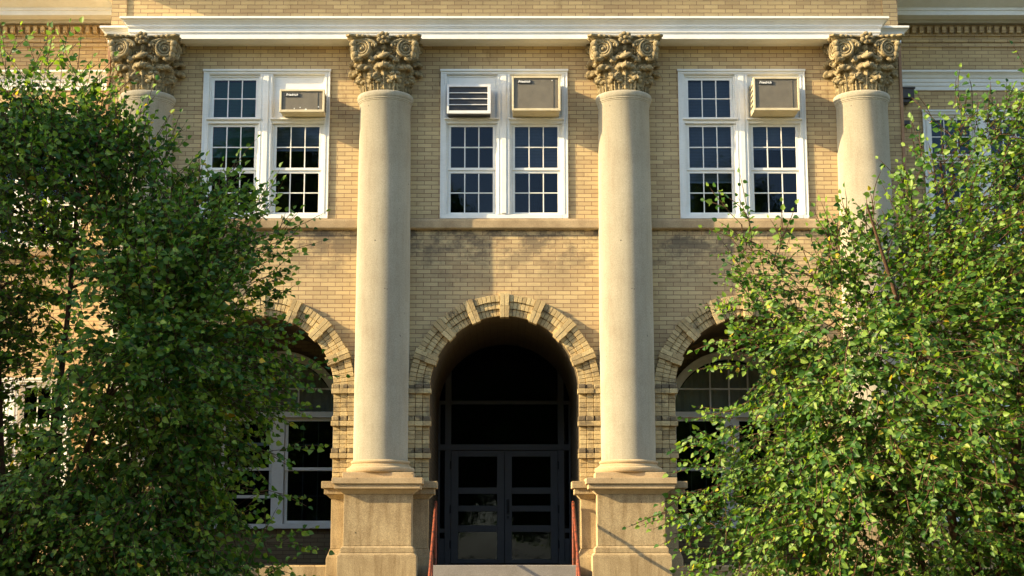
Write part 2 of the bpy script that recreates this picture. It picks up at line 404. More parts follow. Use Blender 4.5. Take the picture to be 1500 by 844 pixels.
# leader head with its stepped bracket in the corner of the wing
lh = MB().box(6.40, 7.05, 2.06, 2.30, 9.42, 9.60).box(6.38, 7.07, 2.04, 2.29, 9.585, 9.615)
for i in range(3): lh.box(6.40, 6.98 - .09 * i, 2.10 + .05 * i, 2.305, 9.355 - .07 * i, 9.418 - .07 * i)
lh.box(6.40, 6.97, 2.12, 2.31, 8.97, 9.04); lh.box(6.5, 6.62, 2.16, 2.28, 1.0, 9.36)
lh.build('leader_head', M['lead'], school, bevel=.006)

# ---- columns
def capital_mb():
    mb = MB(); rnd = random.Random(5)
    zb, zt = 8.80, 9.57
    mb.lathe([(.345, zb), (.345, 8.95), (.352, 9.15), (.375, 9.30), (.40, 9.36), (.40, 9.38), (.36, 9.40), (.385, 9.43), (.41, 9.47), (.395, 9.52), (.40, 9.56)], n=40)
    def leaf(ang, z0, h, w, out, curl, r0=.345, lobes=4):
        nu, nv = 9, 13; vs = []; fs = []
        c, s_ = math.cos(ang), math.sin(ang)
        for j in range(nv):
            t = j / (nv - 1)
            if t < .72:
                q = t / .72; rr = r0 + .02 + out * .55 * q ** 2.2; zz = z0 + h * q
            else:
                q = (t - .72) / .28; a = q * math.pi * .95
                rr = r0 + .02 + out * .55 + out * .45 * (1 - math.cos(a)) / 1.95 + .012; zz = z0 + h + curl * math.sin(a) * .6 - curl * .9 * max(0, q - .5) * 2
            lob = .72 + .28 * abs(math.sin(t * math.pi * lobes))
            ww = w * (.78 + .35 * math.sin(math.pi * min(1, t * 1.1))) * lob * (1 if t < .85 else 1 - .5 * (t - .85) / .15)
            for i in range(nu):
                u = i / (nu - 1) * 2 - 1
                rib = .028 * (1 - min(1, abs(u) * 4)) + .018 * math.cos(u * math.pi * 3.0) - .03 * u * u
                rad = rr + rib + .008 * math.sin(t * 40)
                tang = u * ww
                vs.append((rad * c - tang * s_, rad * s_ + tang * c, zz + .02 * (1 - abs(u)) * (1 if t > .6 else 0)))
        for j in range(nv - 1):
            for i in range(nu - 1):
                k = j * nu + i; fs.append((k, k + 1, k + nu + 1, k + nu))
        n0 = len(vs)                                        # give the leaf a back so it has thickness
        for x, y, z in list(vs):
            d = math.hypot(x, y); vs.append((x * (d - .03) / d, y * (d - .03) / d, z - .008))
        fs += [tuple(n0 + q for q in f[::-1]) for f in fs]
        rim = list(range(nu)) + [j * nu + nu - 1 for j in range(1, nv)] + [(nv - 1) * nu + i for i in range(nu - 2, -1, -1)] + [j * nu for j in range(nv - 2, 0, -1)]
        for a, b in zip(rim, rim[1:] + rim[:1]): fs.append((b, a, a + n0, b + n0))
        mb.add(vs, fs)
    for k in range(8): leaf(math.pi / 8 * (2 * k + 1), zb, .20, .165, .10, .05, lobes=4)
    for k in range(8): leaf(math.pi / 8 * 2 * k, zb + .03, .34, .17, .185, .06, lobes=5)
    for k in range(8): leaf(math.pi / 8 * (2 * k + 1), zb + .10, .38, .10, .15, .05, lobes=5)
    for k in range(4): leaf(math.pi / 2 * k - math.pi / 2, zb + .22, .33, .15, .145, .055, r0=.345, lobes=4)
    for k in range(4): leaf(math.pi / 4 + math.pi / 2 * k, zb + .16, .37, .15, .21, .06, r0=.35, lobes=5)
    def curl(a, rr, zz, w, h):                               # a rolled-over leaf edge: wide, flat, tipped outwards
        rot = Matrix.Rotation(a, 3, 'Z') @ Matrix.Rotation(rnd.uniform(.2, .6), 3, 'Y') @ Matrix.Rotation(rnd.uniform(-.5, .5), 3, 'X')
        mb.ell((rr * math.cos(a), rr * math.sin(a), zz), (w * .75, w, h), 10, 6, rot)
    for k in range(8):
        a = math.pi / 8 * 2 * k
        curl(a, .535, 9.165, .085, .042)
        for da, rr, zz, q in ((-.19, .495, 9.14, .055), (.19, .495, 9.14, .055), (-.29, .45, 9.06, .048), (.29, .45, 9.06, .048)): curl(a + da, rr, zz + rnd.uniform(-.02, .02), q, q * .55)
        a += math.pi / 8
        curl(a, .45, 9.005, .07, .034); curl(a, .49, 9.265, .06, .036)
        for da in (-.17, .17):
            curl(a + da, .415, 8.955 + rnd.uniform(-.02, .02), .045, .03)
            mb.ell((.382 * math.cos(a + da * .9), .382 * math.sin(a + da * .9), 8.88), (.018, .018, .08), 8, 6)
    for k in range(4):
        a = math.pi / 2 * k - math.pi / 2
        curl(a, .515, 9.325, .105, .045)
        for da in (-.24, .24): curl(a + da, .48, 9.31, .06, .035)
        a += math.pi / 4
        curl(a, .565, 9.30, .10, .05)
    for k in range(16):                                      # egg course and beads
        a = math.pi / 8 * k
        mb.ell((.415 * math.cos(a), .415 * math.sin(a), 9.475), (.045, .045, .058))
        for q in (-.12, 0, .12): mb.ell((.41 * math.cos(a + q), .41 * math.sin(a + q), 9.405), (.018, .018, .016), 6, 4)
    # volutes: a pair at each corner, one turned to each face
    for k in range(4):
        rz = Matrix.Rotation(math.pi / 2 * k, 3, 'Z')
        for sx in (-1, 1):
            cen = Vector((sx * .338, -.455, 9.445)); turn = Matrix.Rotation(sx * R(16), 3, 'Z')
            def put(x, y, z): return rz @ (cen + turn @ Vector((x * sx, y, z)))
            disc = []                                        # backing drum
            for rr, yy in ((.02, -.01), (.10, -.012), (.132, 0), (.138, .05), (.138, .16)):
                disc.append([put(rr * math.cos(q), yy, rr * math.sin(q)) for q in [2 * math.pi * i / 20 for i in range(20)]])
            vs = [p for ring in disc for p in ring]; fs = [tuple(range(20))]
            for i in range(4):
                for j in range(20): fs.append((i * 20 + j, i * 20 + (j + 1) % 20, (i + 1) * 20 + (j + 1) % 20, (i + 1) * 20 + j))
            mb.add(vs, fs)
            pts = []; rad = []
            for i in range(46):                              # the spiral fillet, from the abacus round to the eye
                q = i / 45; th = -math.pi * .5 + q * math.pi * 4.6; rr = .030 + .108 * (1 - q) ** .9
                pts.append(put(-rr * math.cos(th + math.pi * .1), -.022 - .012 * (1 - q), rr * math.sin(th + math.pi * .1) * -1)); rad.append(.013 + .008 * (1 - q))
            mb.tube(pts, rad, 6)
            mb.ell(put(0, -.03, 0), (.03, .03, .03), 10, 6)
            # the scroll's stem sweeping out of the egg course
            mb.tube([put(-.24, .0, .04), put(-.18, -.02, .10), put(-.08, -.025, .135), put(.02, -.025, .14), put(.10, -.02, .11)], [.018, .026, .028, .026, .02], 6)
            for q in range(3): mb.ell(put(-.13 - .045 * q, -.02, .06 - .012 * q), (.022, .02, .035 - .006 * q), 7, 5)
            # husks at the corner under the abacus
            mb.ell(rz @ Vector((sx * .49, -.48, 9.52)), (.05, .05, .05), 8, 6); mb.ell(rz @ Vector((sx * .48, -.47, 9.45)), (.04, .04, .06), 8, 6)
            mb.ell(rz @ Vector((sx * .46, -.45, 9.36)), (.045, .045, .06), 8, 6); mb.ell(rz @ Vector((sx * .43, -.43, 9.29)), (.06, .06, .05), 8, 6)
    # abacus with hollow sides
    def plan(half, dip, cut=.06):
        pts = []
        for k in range(4):
            rz = Matrix.Rotation(math.pi / 2 * k, 3, 'Z')
            for i in range(13):
                x = -1 + i / 6; y = -half + dip * (1 - x * x)
                pts.append(rz @ Vector((x * (half - cut), y, 0)))
        return pts
    rings = [(.46, .07, 9.54), (.52, .075, 9.55), (.52, .075, 9.585), (.535, .08, 9.59), (.565, .085, 9.62), (.59, .09, 9.625), (.59, .09, 9.652)]
    vs = []; fs = []
    for h, d, z in rings: vs += [Vector((p.x, p.y, z)) for p in plan(h, d)]
    n = 52
    for i in range(len(rings) - 1):
        for j in range(n): fs.append((i * n + j, i * n + (j + 1) % n, (i + 1) * n + (j + 1) % n, (i + 1) * n + j))
    fs.append(tuple(range(n))[::-1]); fs.append(tuple((len(rings) - 1) * n + j for j in range(n)))
    mb.add(vs, fs)
    for k in range(4):                                       # flower on each side, leaf bumps on the abacus edge
        rz = Matrix.Rotation(math.pi / 2 * k, 3, 'Z')
        cc = Vector((0, -.53, 9.612))
        mb.ell(rz @ (cc + Vector((0, -.04, -.01))), (.035, .03, .03))
        for q in range(7):
            a = 2 * math.pi * q / 7; mb.ell(rz @ (cc + Vector((.075 * math.cos(a), -.01, .068 * math.sin(a) - .01))), (.042, .035, .036), 8, 6)
        for x in (-.40, -.32, -.24, .24, .32, .40): mb.ell(rz @ Vector((x, -.59 + .088 * (1 - (x / .53) ** 2), 9.632)), (.036, .022, .024), 8, 5)
    return mb
shaft_prof = [(.418, 3.06), (.4185, 4.2), (.417, 5.4), (.413, 6.6), (.407, 7.6), (.400, 8.62), (.408, 8.632), (.408, 8.650), (.417, 8.655), (.417, 8.672), (.428, 8.678), (.428, 8.694), (.436, 8.705)]
for k in range(9):
    t = -math.pi / 2 + math.pi * k / 8; shaft_prof.append((.418 + .024 * math.cos(t), 8.752 + .048 * math.sin(t)))
shaft_prof += [(.36, 8.81)]
base_prof = [(.52, 2.882), (.525, 2.885)]
for k in range(9):
    t = -math.pi / 2 + math.pi * k / 8; base_prof.append((.478 + .042 * math.cos(t), 2.93 + .045 * math.sin(t)))
base_prof += [(.462, 2.98), (.462, 2.992), (.446, 3.0), (.438, 3.015), (.438, 3.024)]
for k in range(7):
    t = -math.pi / 2 + math.pi * k / 6; base_prof.append((.432 + .020 * math.cos(t), 3.048 + .022 * math.sin(t)))
base_prof += [(.424, 3.075), (.40, 3.08)]
# each one keeps its own origin at the foot of the pedestal so that the copies only move
col_mb = MB().lathe(shaft_prof, n=64)
pedestal_mb = MB()
pedestal_mb.box(-.585, .585, -.585, .1, 0, 1.655)
def frust(mb, x0, x1, yf0, yf1, yb, z0, z1):
    vs = [(-x0, yf0, z0), (x0, yf0, z0), (x0, yb, z0), (-x0, yb, z0), (-x1, yf1, z1), (x1, yf1, z1), (x1, yb, z1), (-x1, yb, z1)]
    mb.add(vs, [(0, 1, 2, 3), (7, 6, 5, 4), (0, 4, 5, 1), (1, 5, 6, 2), (2, 6, 7, 3), (3, 7, 4, 0)])
frust(pedestal_mb, .585, .545, -.585, -.545, .1, 1.657, 1.70); pedestal_mb.box(-.545, .545, -.545, .1, 1.702, 1.765); frust(pedestal_mb, .545, .508, -.545, -.508, .1, 1.767, 1.80)
pedestal_mb.box(-.505, .505, -.505, .1, 1.802, 2.56)
cap_mb = MB(); frust(cap_mb, .51, .60, -.51, -.60, .1, 2.562, 2.632)
cap_mb.box(-.64, .64, -.64, .1, 2.634, 2.705); cap_mb.box(-.672, .672, -.672, .1, 2.707, 2.796)
cap_mb.box(-.53, .53, -.53, .1, 2.798, 2.882)
pier_mb = MB(); pier_mb.box(-.79, .79, -.20, .08, 0, 1.62); frust(pier_mb, .79, .735, -.20, -.15, .08, 1.622, 1.76); pier_mb.box(-.73, .73, -.145, .08, 1.762, 2.50)
frust(pier_mb, .735, .80, -.15, -.22, .08, 2.502, 2.565); pier_mb.box(-.83, .83, -.25, .08, 2.567, 2.655); pier_mb.box(-.868, .868, -.288, .08, 2.657, 2.762)
c0 = col_mb.build('column', M['shaft'], school, smooth=35)
c0.location = (PX[0], -.045, 0)
cap = capital_mb().build('capital', M['capital'], c0, smooth=50)
bs = MB().lathe(base_prof, n=64).build('base', M['sand'], c0, smooth=35)
p0 = pedestal_mb.build('pedestal', M['granite'], school, bevel=.008); p0.location = (PX[0], 0, 0)
cap_mb.build('pedestal_cap', M['sand'], p0, bevel=.008)
pier_mb.build('pier_base', M['granite'], p0, bevel=.008)
for x in PX[1:]:
    copy_tree(c0, school, x - PX[0]); copy_tree(p0, school, x - PX[0])

# ---- arches: stepped rings of brick with proud radial blocks, carried down the jambs
def arch_surround(cx):
    mb = MB(); rnd = random.Random(int(cx * 10) + 50)
    steps = [(1.148, 1.252, -.045), (1.257, 1.361, -.07), (1.366, 1.472, -.095)]
    def vb(r0, r1, a0, a1, yf):
        y = yf + rnd.uniform(-.003, .003); vs = []
        for yy in (y, .06):
            for r, a in ((r0, a0), (r1, a0), (r1, a1), (r0, a1)): vs.append((cx + r * math.sin(a), yy, SPRING + r * math.cos(a)))
        mb.add(vs, [(0, 1, 2, 3), (7, 6, 5, 4), (0, 4, 5, 1), (1, 5, 6, 2), (2, 6, 7, 3), (3, 7, 4, 0)])
    kw = .062
    for k in range(-4, 5):
        a = k * math.pi / 8
        if abs(k) < 4:
            g = .0022
            for sgn in (-1, 1):                               # each block is two long bricks side by side, broken at mid length
                for r0, r1 in ((1.118, 1.30), (1.303, 1.492)):
                    a0, a1 = sorted((a + sgn * g, a + sgn * kw * 1.12 / r1 * 1.12)); vb(r0, r1, a0, a1, -.118)
        if k < 4:
            A0, A1 = a + .054, a + math.pi / 8 - .054
            if k == -4: A0 = a + .045
            if k == 3: A1 = a + math.pi / 8 - .045
            n = 6
            for r0, r1, y in steps:
                for i in range(n):
                    b0 = A0 + (A1 - A0) * i / n + .0024; b1 = A0 + (A1 - A0) * (i + 1) / n - .0024
                    vb(r0 + rnd.uniform(-.002, .002), r1 + rnd.uniform(-.002, .002), b0, b1, y)
    dks = []
    def blk(sx, xa, xb, z0, z1, yf, to=None):
        x0, x1 = sorted((cx + sx * xa, cx + sx * xb)); (to or mb).box(x0, x1, yf + rnd.uniform(-.006, .006), .06, z0, z1)
    for sx in (-1, 1):
        for zb in (4.18, 3.685, 3.195):
            dk = MB(); dks.append(dk)
            xs = (1.118, 1.24, 1.365, 1.492)
            for i in range(3):
                blk(sx, xs[i] + .002, xs[i + 1] - .002, zb - .078, zb - .004, -.118)
                blk(sx, xs[i] + .002 + rnd.uniform(0, .012), xs[i + 1] - .002, zb, zb + .07, -.112 + rnd.uniform(0, .02), dk)
        for zt, zl, n in ((4.10, 3.757, 5), (3.605, 3.267, 5), (3.115, 2.765, 5)):
            for i in range(n):
                z0 = zl + (zt - zl) * i / n + .003; z1 = zl + (zt - zl) * (i + 1) / n - .003
                for (r0, r1, y) in steps: blk(sx, r0, r1 - .002, z0, z1, y)
    return mb, dks
def backing(cx):
    mb = MB(); n = 40                                        # mortar bed behind the bricks
    for sx in (-1, 1): mb.box(*sorted((cx + sx * 1.152, cx + sx * 1.465)), -.02, .05, 2.77, 4.26)
    for i in range(n):
        a0, a1 = -math.pi / 2 + math.pi * i / n, -math.pi / 2 + math.pi * (i + 1) / n; vs = []
        for yy in (-.02, .05):
            for r, a in ((1.153, a0), (1.462, a0), (1.462, a1), (1.153, a1)): vs.append((cx + r * math.sin(a), yy, SPRING + r * math.cos(a)))
        mb.add(vs, [(0, 1, 2, 3), (7, 6, 5, 4), (0, 4, 5, 1), (1, 5, 6, 2), (2, 6, 7, 3), (3, 7, 4, 0)])
    return mb
for cx in AX:
    a, dks = arch_surround(cx); a = a.build('arch_surround', M['vous'], school, bevel=.004)
    for dk in dks: dk.build('sooty_course', M['soot'], a, bevel=.012)
    backing(cx).build('mortar_bed', M['mortar'], a)

# ---- porches behind the arches: brick barrel vaults
def porch(cx, depth):
    vs = []; fs = []; uv = []
    sec = [(AR, FLOOR), (AR, SPRING)] + [(AR * math.cos(math.pi * k / 32), SPRING + AR * math.sin(math.pi * k / 32)) for k in range(1, 32)] + [(-AR, SPRING), (-AR, FLOOR)]
    s_ = 0; dist = [0]
    for a, b in zip(sec, sec[1:]): s_ += math.dist(a, b); dist.append(s_)
    me = bpy.data.meshes.new('porch')
    for x, z in sec: vs += [(cx + x, .0, z), (cx + x, depth, z)]
    for i in range(len(sec) - 1): fs.append((2 * i, 2 * i + 1, 2 * i + 3, 2 * i + 2))
    me.from_pydata(vs, [], fs); ul = me.uv_layers.new(name='UVMap')
    for p in me.polygons:
        for li in p.loop_indices:
            vi = me.loops[li].vertex_index; ul.data[li].uv = (dist[vi // 2], (vi % 2) * depth)
    # jamb walls carry level courses, the vault rings follow the arch
    for pi in (0, len(sec) - 2):
        for li in me.polygons[pi].loop_indices:
            vi = me.loops[li].vertex_index; ul.data[li].uv = ((vi % 2) * depth, dist[vi // 2])
    me.materials.append(M['shaded_porch_brick'])
    o = bpy.data.objects.new('porch', me); col.objects.link(o); o.parent = school
    return o
DEPTHS = {0: 2.2, 1: 3.3, 2: 2.2}
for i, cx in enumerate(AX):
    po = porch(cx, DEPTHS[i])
    MB().box(cx - AR, cx + AR, .02, DEPTHS[i] + .02, FLOOR - .12, FLOOR).build('porch_floor', M['tile'], po)
# granite water table below the side arches
for cx in (AX[0], AX[2]): MB().box(cx - 1.16, cx + 1.16, -.10, .015, 0, FLOOR - .02).build('water_table', M['granite'], school, bevel=.008)
# entrance steps
st = MB()
st.box(-1.10, 1.10, -.56, .018, 0, FLOOR)
for i in range(8): st.box(-1.32, 1.32, -.56 - .29 * (i + 1), -.561 - .29 * i, 0, FLOOR - .169 * (i + 1))
st.build('entrance_steps', M['concrete'], school, bevel=.008)

# ---- windows
def sash(mb, x0, x1, z0, z1, y, cols, rows, st=.042, mu=.016, t=.04):
    mb.box(x0, x0 + st, y, y + t, z0, z1); mb.box(x1 - st, x1, y, y + t, z0, z1)
    mb.box(x0 + st, x1 - st, y + .001, y + t - .001, z0, z0 + st); mb.box(x0 + st, x1 - st, y + .001, y + t - .001, z1 - st, z1)
    for i in range(1, cols):
        x = x0 + st + (x1 - x0 - 2 * st) * i / cols; mb.box(x - mu / 2, x + mu / 2, y + .006, y + t - .006, z0 + st, z1 - st)
    for j in range(1, rows):
        z = z0 + st + (z1 - z0 - 2 * st) * j / rows; mb.box(x0 + st, x1 - st, y + .004, y + t - .004, z - mu / 2, z + mu / 2)
    return mb
def pane(x0, x1, z0, z1, y, parent, tilt=0.0):
    return MB().box(x0, x1, y, y + .004, z0, z1).build('pane', M['glass'], parent)
def blind(x0, x1, z0, z1, y, parent, mat='blind'):
    mb = MB(); z = z1
    while z > z0:
        rot = Matrix.Translation((0, y, z)) @ Matrix.Rotation(R(-38), 4, 'X')
        mb.box(x0, x1, -.012, .012, -.0008, .0008, rot); z -= .024
    mb.box(x0, x1, y - .012, y + .012, z0 - .02, z0 - .002)
    return mb.build('blind', M[mat], parent)
def double_window(cx, y, dz, tops=('sash', 'sash'), blinds=(None, None), seed=0):
    fr = MB(); z = lambda q: q + dz
    xo0, xo1 = cx - 1.01, cx + 1.0
    fr.box(xo0, xo0 + .092, y - .02, y + .14, z(6.85), z(9.25)); fr.box(xo1 - .092, xo1, y - .02, y + .14, z(6.85), z(9.25))
    fr.box(xo0 + .092, xo1 - .092, y - .019, y + .14, z(9.185), z(9.249)); fr.box(xo0 - .012, xo1 + .012, y - .045, y + .01, z(9.235), z(9.268))
    fr.box(xo0 + .092, xo1 - .092, y - .022, y + .14, z(6.851), z(6.915)); fr.box(cx - .112, cx + .092, y - .024, y + .138, z(6.916), z(9.184))
    fr.box(xo0 + .001, xo0 + .02, y - .034, y - .0205, z(6.86), z(9.234)).box(xo1 - .02, xo1 - .001, y - .034, y - .0205, z(6.86), z(9.234))
    for xx in (xo0 + .058, xo1 - .068, cx - .094, cx + .066): fr.box(xx, xx + .01, y - .03, y - .0225, z(6.92), z(9.18))
    fr.box(xo0 + .03, xo1 - .03, y - .03, y - .0195, z(9.196), z(9.208)).box(cx - .045, cx + .027, y - .04, y - .02, z(6.93), z(9.18))
    lights = ((cx - .918, cx - .112), (cx + .092, cx + .908))
    for a, b in lights:                                      # transom bars and inner stops
        fr.box(a, b, y - .012, y + .135, z(8.385), z(8.455)); fr.box(a - .03, b + .03, y - .055, y - .0125, z(8.44), z(8.468))
        fr.box(a, a + .028, y + .02, y + .12, z(6.915), z(8.384)); fr.box(b - .028, b, y + .02, y + .12, z(6.915), z(8.384))
        fr.box(a, a + .028, y + .02, y + .12, z(8.456), z(9.184)); fr.box(b - .028, b, y + .02, y + .12, z(8.456), z(9.184))
        fr.box(a + .028, b - .028, y + .02, y + .12, z(9.15), z(9.1845))
    w = fr.build('window', M['white'], school, bevel=.003)
    for i, (a, b) in enumerate(lights):
        a2, b2 = a + .03, b - .03
        if tops[i] == 'sash':
            s = sash(MB(), a2, b2, z(8.457), z(9.149), y + .04, 3, 2).build('sash', M['white'], w); pane(a2 + .02, b2 - .02, z(8.47), z(9.13), y + .058, s)
        else:
            MB().box(a2 - .001, b2 + .001, y + .03, y + .06, z(8.456), z(9.149)).build('infill_panel', M['white'], w)
        s = sash(MB(), a2, b2, z(7.635), z(8.383), y + .035, 3, 2).build('sash', M['white'], w, bevel=.002); pane(a2 + .02, b2 - .02, z(7.65), z(8.37), y + .053, s)
        s = sash(MB().box(a2, b2, y + .07, y + .10, z(7.60), z(7.637)), a2, b2, z(6.918), z(7.634), y + .055, 3, 2).build('sash', M['white'], w, bevel=.002)
        pane(a2 + .02, b2 - .02, z(6.94), z(7.62), y + .073, s)
        if blinds[i]: blind(a2 + .03, b2 - .03, z(blinds[i][0]), z(9.10 if tops[i] == 'sash' else 8.37), y + .17, w, blinds[i][1])
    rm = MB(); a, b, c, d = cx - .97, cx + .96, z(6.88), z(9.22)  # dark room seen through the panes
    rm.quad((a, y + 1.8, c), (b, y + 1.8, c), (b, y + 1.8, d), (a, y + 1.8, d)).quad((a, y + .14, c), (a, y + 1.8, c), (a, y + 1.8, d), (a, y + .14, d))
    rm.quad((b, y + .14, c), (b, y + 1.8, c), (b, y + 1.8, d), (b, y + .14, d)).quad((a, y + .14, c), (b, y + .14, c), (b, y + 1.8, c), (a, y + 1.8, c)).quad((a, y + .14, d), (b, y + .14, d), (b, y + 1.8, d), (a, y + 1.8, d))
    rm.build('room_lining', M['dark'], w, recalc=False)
    return w
double_window(AX[0], 0, 0, ('sash', 'panel'), ((7.9, 'green'), (8.0, 'blind')))
double_window(AX[1], 0, 0, ('panel', 'panel'), (None, (7.68, 'blind')))
double_window(AX[2], 0, 0, ('sash', 'panel'), ((7.48, 'blind'), (8.02, 'blind')))
for sx in (-1, 1):
    for c in (WWX, WWX + 3.4):
        double_window(sx * c, WY, 0, ('sash', 'sash'), ((7.9, 'blind'), (8.4, 'blind')))
        double_window(sx * c, WY, WLO, ('sash', 'sash'), ((4.2 - WLO, 'blind'), None))

def arched_window(cx, y, raised):
    fr = MB(); r0, r1 = .94, 1.075; zs = 3.97
    for i in range(36):                                       # moulded white archivolt
        a0, a1 = -math.pi / 2 + math.pi * i / 36, -math.pi / 2 + math.pi * (i + 1) / 36
        for (ra, rb, yf) in ((r0, r0 + .05, -.03), (r0 + .05, r1 - .03, -.055), (r1 - .03, r1, -.08)):
            vs = []
            for yy in (y + yf, y + .1):
                for r, a in ((ra, a0), (rb, a0), (rb, a1), (ra, a1)): vs.append((cx + r * math.sin(a), yy, zs + r * math.cos(a)))
            fr.add(vs, [(0, 1, 2, 3), (7, 6, 5, 4), (0, 4, 5, 1), (1, 5, 6, 2), (2, 6, 7, 3), (3, 7, 4, 0)])
    for sx in (-1, 1): fr.box(*sorted((cx + sx * .95, cx + sx * 1.075)), y - .06, y + .1, 2.17, zs)
    fr.box(cx - 1.075, cx + 1.075, y - .085, y + .1, 3.93, 4.025); fr.box(cx - .10, cx + .10, y - .05, y + .1, 2.17, 3.93)
    fr.box(cx - 1.10, cx + 1.10, y - .11, y + .1, 2.10, 2.175)
    for x in (-.315, .315): fr.box(cx + x - .013, cx + x + .013, y + .0, y + .04, 4.02, zs + math.sqrt(r0 ** 2 - x * x) + .01)
    fr.box(cx - .013, cx + .013, y + .0, y + .04, 4.02, zs + r0 + .01); fr.box(cx - .83, cx + .83, y + .002, y + .038, 4.40, 4.426)
    w = fr.build('window', M['white'], school, bevel=.003)
    tr = MB(); vs = [(cx + r0 * math.cos(math.pi * k / 30), y + .02, zs + .03 + (r0 - .0) * math.sin(math.pi * k / 30) * .99) for k in range(31)]
    tr.add(vs, [tuple(range(31))]); tr.build('pane', M['glass'], w)
    # pale curtain hung in the fanlight
    MB().add_curtain(cx, y + .16, zs, .92).build('curtain', M['curtain'], w, smooth=60)
    for sx, up in ((-1, raised), (1, False)):
        a, b = sorted((cx + sx * .105, cx + sx * .945))
        s = sash(MB(), a, b, 3.055, 3.925, y + .02, 1, 1, .05, .014).build('sash', M['white'], w, bevel=.002); pane(a + .02, b - .02, 3.08, 3.90, y + .04, s)
        dz = .42 if up else 0
        s = sash(MB(), a, b, 2.18 + dz, 3.10 + dz, y + .062, 1, 1, .05, .014).build('sash', M['white'], w, bevel=.002); pane(a + .02, b - .02, 2.21 + dz, 3.07 + dz, y + .08, s)
        g = MB()
        for q in (1, 2):
            x = a + .05 + (b - a - .1) * q / 3; g.box(x - .007, x + .007, y + .086, y + .10, 2.23 + dz, 3.06 + dz).box(x - .007, x + .007, y + .085, y + .099, 3.10 + dz * .6, 3.88)
        g.box(a + .05, b - .05, y + .087, y + .098, 2.63 + dz, 2.645 + dz).box(a + .05, b - .05, y + .0845, y + .098, 3.485, 3.5)
        g.build('glazing_bars', M['grey'], s)
    # brick around it, a dark room behind it
    hw = holed_wall(cx - AR, cx + AR, FLOOR, 5.31, y + .02, [('a', cx, 1.06, 2.12, zs)])
    hw.build('window_surround', M['shaded_porch_wall'], w, recalc=False)
    MB().box(cx - AR, cx + AR, y + .03, y + 2, FLOOR + .1, 5.4).build('room_lining', M['dark'], w) if False else None
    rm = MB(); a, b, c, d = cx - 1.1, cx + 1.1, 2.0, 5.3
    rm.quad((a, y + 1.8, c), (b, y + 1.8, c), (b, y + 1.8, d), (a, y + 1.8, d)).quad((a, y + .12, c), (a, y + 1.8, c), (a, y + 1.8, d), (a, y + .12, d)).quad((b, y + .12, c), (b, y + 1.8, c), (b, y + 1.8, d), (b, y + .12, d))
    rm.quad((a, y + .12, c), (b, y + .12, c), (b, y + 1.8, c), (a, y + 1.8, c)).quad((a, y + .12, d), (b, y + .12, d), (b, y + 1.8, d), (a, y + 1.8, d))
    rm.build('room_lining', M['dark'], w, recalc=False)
    return w
def _curtain(self, cx, y, zs, r):
    n = 60; vs = []; fs = []
    for i in range(n + 1):
        x = -r + 2 * r * i / n; yy = y + .015 * math.sin(i * 1.9) + .01 * math.sin(i * .7)
        vs += [(cx + x, yy, zs), (cx + x, yy, zs + math.sqrt(max(0, r * r - x * x)))]
    for i in range(n): fs.append((2 * i, 2 * i + 2, 2 * i + 3, 2 * i + 1))
    self.add(vs, fs); return self
MB.add_curtain = _curtain
M['curtain'] = paint_mat('curtain_cloth', (.50, .46, .33), .9, .5)
arched_window(AX[0], 2.2, True); arched_window(AX[2], 2.2, False)

# ---- entrance doors under their transom lights
DY = 3.3
fr = MB()
for sx in (-1, 1):
    fr.box(*sorted((sx * .925, sx * 1.03)), DY - .04, DY + .1, FLOOR, 4.90)
    fr.box(*sorted((sx * 1.115, sx * 1.145)), DY - .02, DY + .1, FLOOR, 4.3)
    fr.box(*sorted((sx * 1.03, sx * 1.115)), DY - .01, DY + .1, FLOOR, 1.95); fr.box(*sorted((sx * 1.03, sx * 1.115)), DY - .01, DY + .1, 2.05, 2.12)
fr.box(-1.145, 1.145, DY - .05, DY + .1, 3.46, 3.56); fr.box(-1.145, 1.145, DY - .03, DY + .1, 4.26, 4.32)
fr.build('door_frame', M['grey'], school, bevel=.004)
for s_ in (-1, 1):
    a, b = (-.92, -.004) if s_ < 0 else (.004, .92)
    lf = MB(); z0, z1 = FLOOR + .01, 3.455
    lf.box(a, a + .125, DY - .02, DY + .03, z0, z1); lf.box(b - .125, b, DY - .02, DY + .03, z0, z1)
    for za, zb in ((z0, 1.60), (2.06, 2.175), (2.41, 2.51), (2.71, 2.82), (3.35, z1)): lf.box(a + .125, b - .125, DY - .018, DY + .028, za, zb)
    d = lf.build('door', M['grey'], school, bevel=.004)
    pane(a + .12, b - .12, 1.59, 3.36, DY + .004, d)
    for z in (1.85, 2.45, 3.2):
        x = a - .012 if s_ < 0 else b + .012
        MB().lathe([(.012, z - .07), (.012, z + .07)], x, DY - .046, 8).build('hinge', M['black'], d)
    if s_ > 0: MB().box(.035, .085, DY - .05, DY - .0205, 2.36, 2.62).tube([(.06, DY - .05, 2.40), (.06, DY - .10, 2.43), (.06, DY - .10, 2.57), (.06, DY - .05, 2.60)], .012, 8).box(.04, .08, DY - .045, DY - .0205, 2.29, 2.33).build('handle', M['black'], d)
tw = MB()
for sx in (-1, 1):
    tw.box(*sorted((sx * 1.03, sx * 1.12)), DY + .03, DY + .034, FLOOR, 3.46); tw.box(*sorted((sx * 1.03, sx * 1.13)), DY + .03, DY + .034, 3.56, 4.9)
tw.box(-.925, .925, DY + .031, DY + .035, 3.56, 4.26)
vs = [(1.14 * math.cos(math.pi * k / 30), DY + .033, SPRING + .1 + 1.04 * math.sin(math.pi * k / 30)) for k in range(31)]
tw.add(vs, [tuple(range(31))]); tw.build('transom_window', M['glass'], school)
rm = MB(); a, b, c, d, y0, y1 = -1.3, 1.3, FLOOR - .1, 5.4, DY + .12, DY + 3
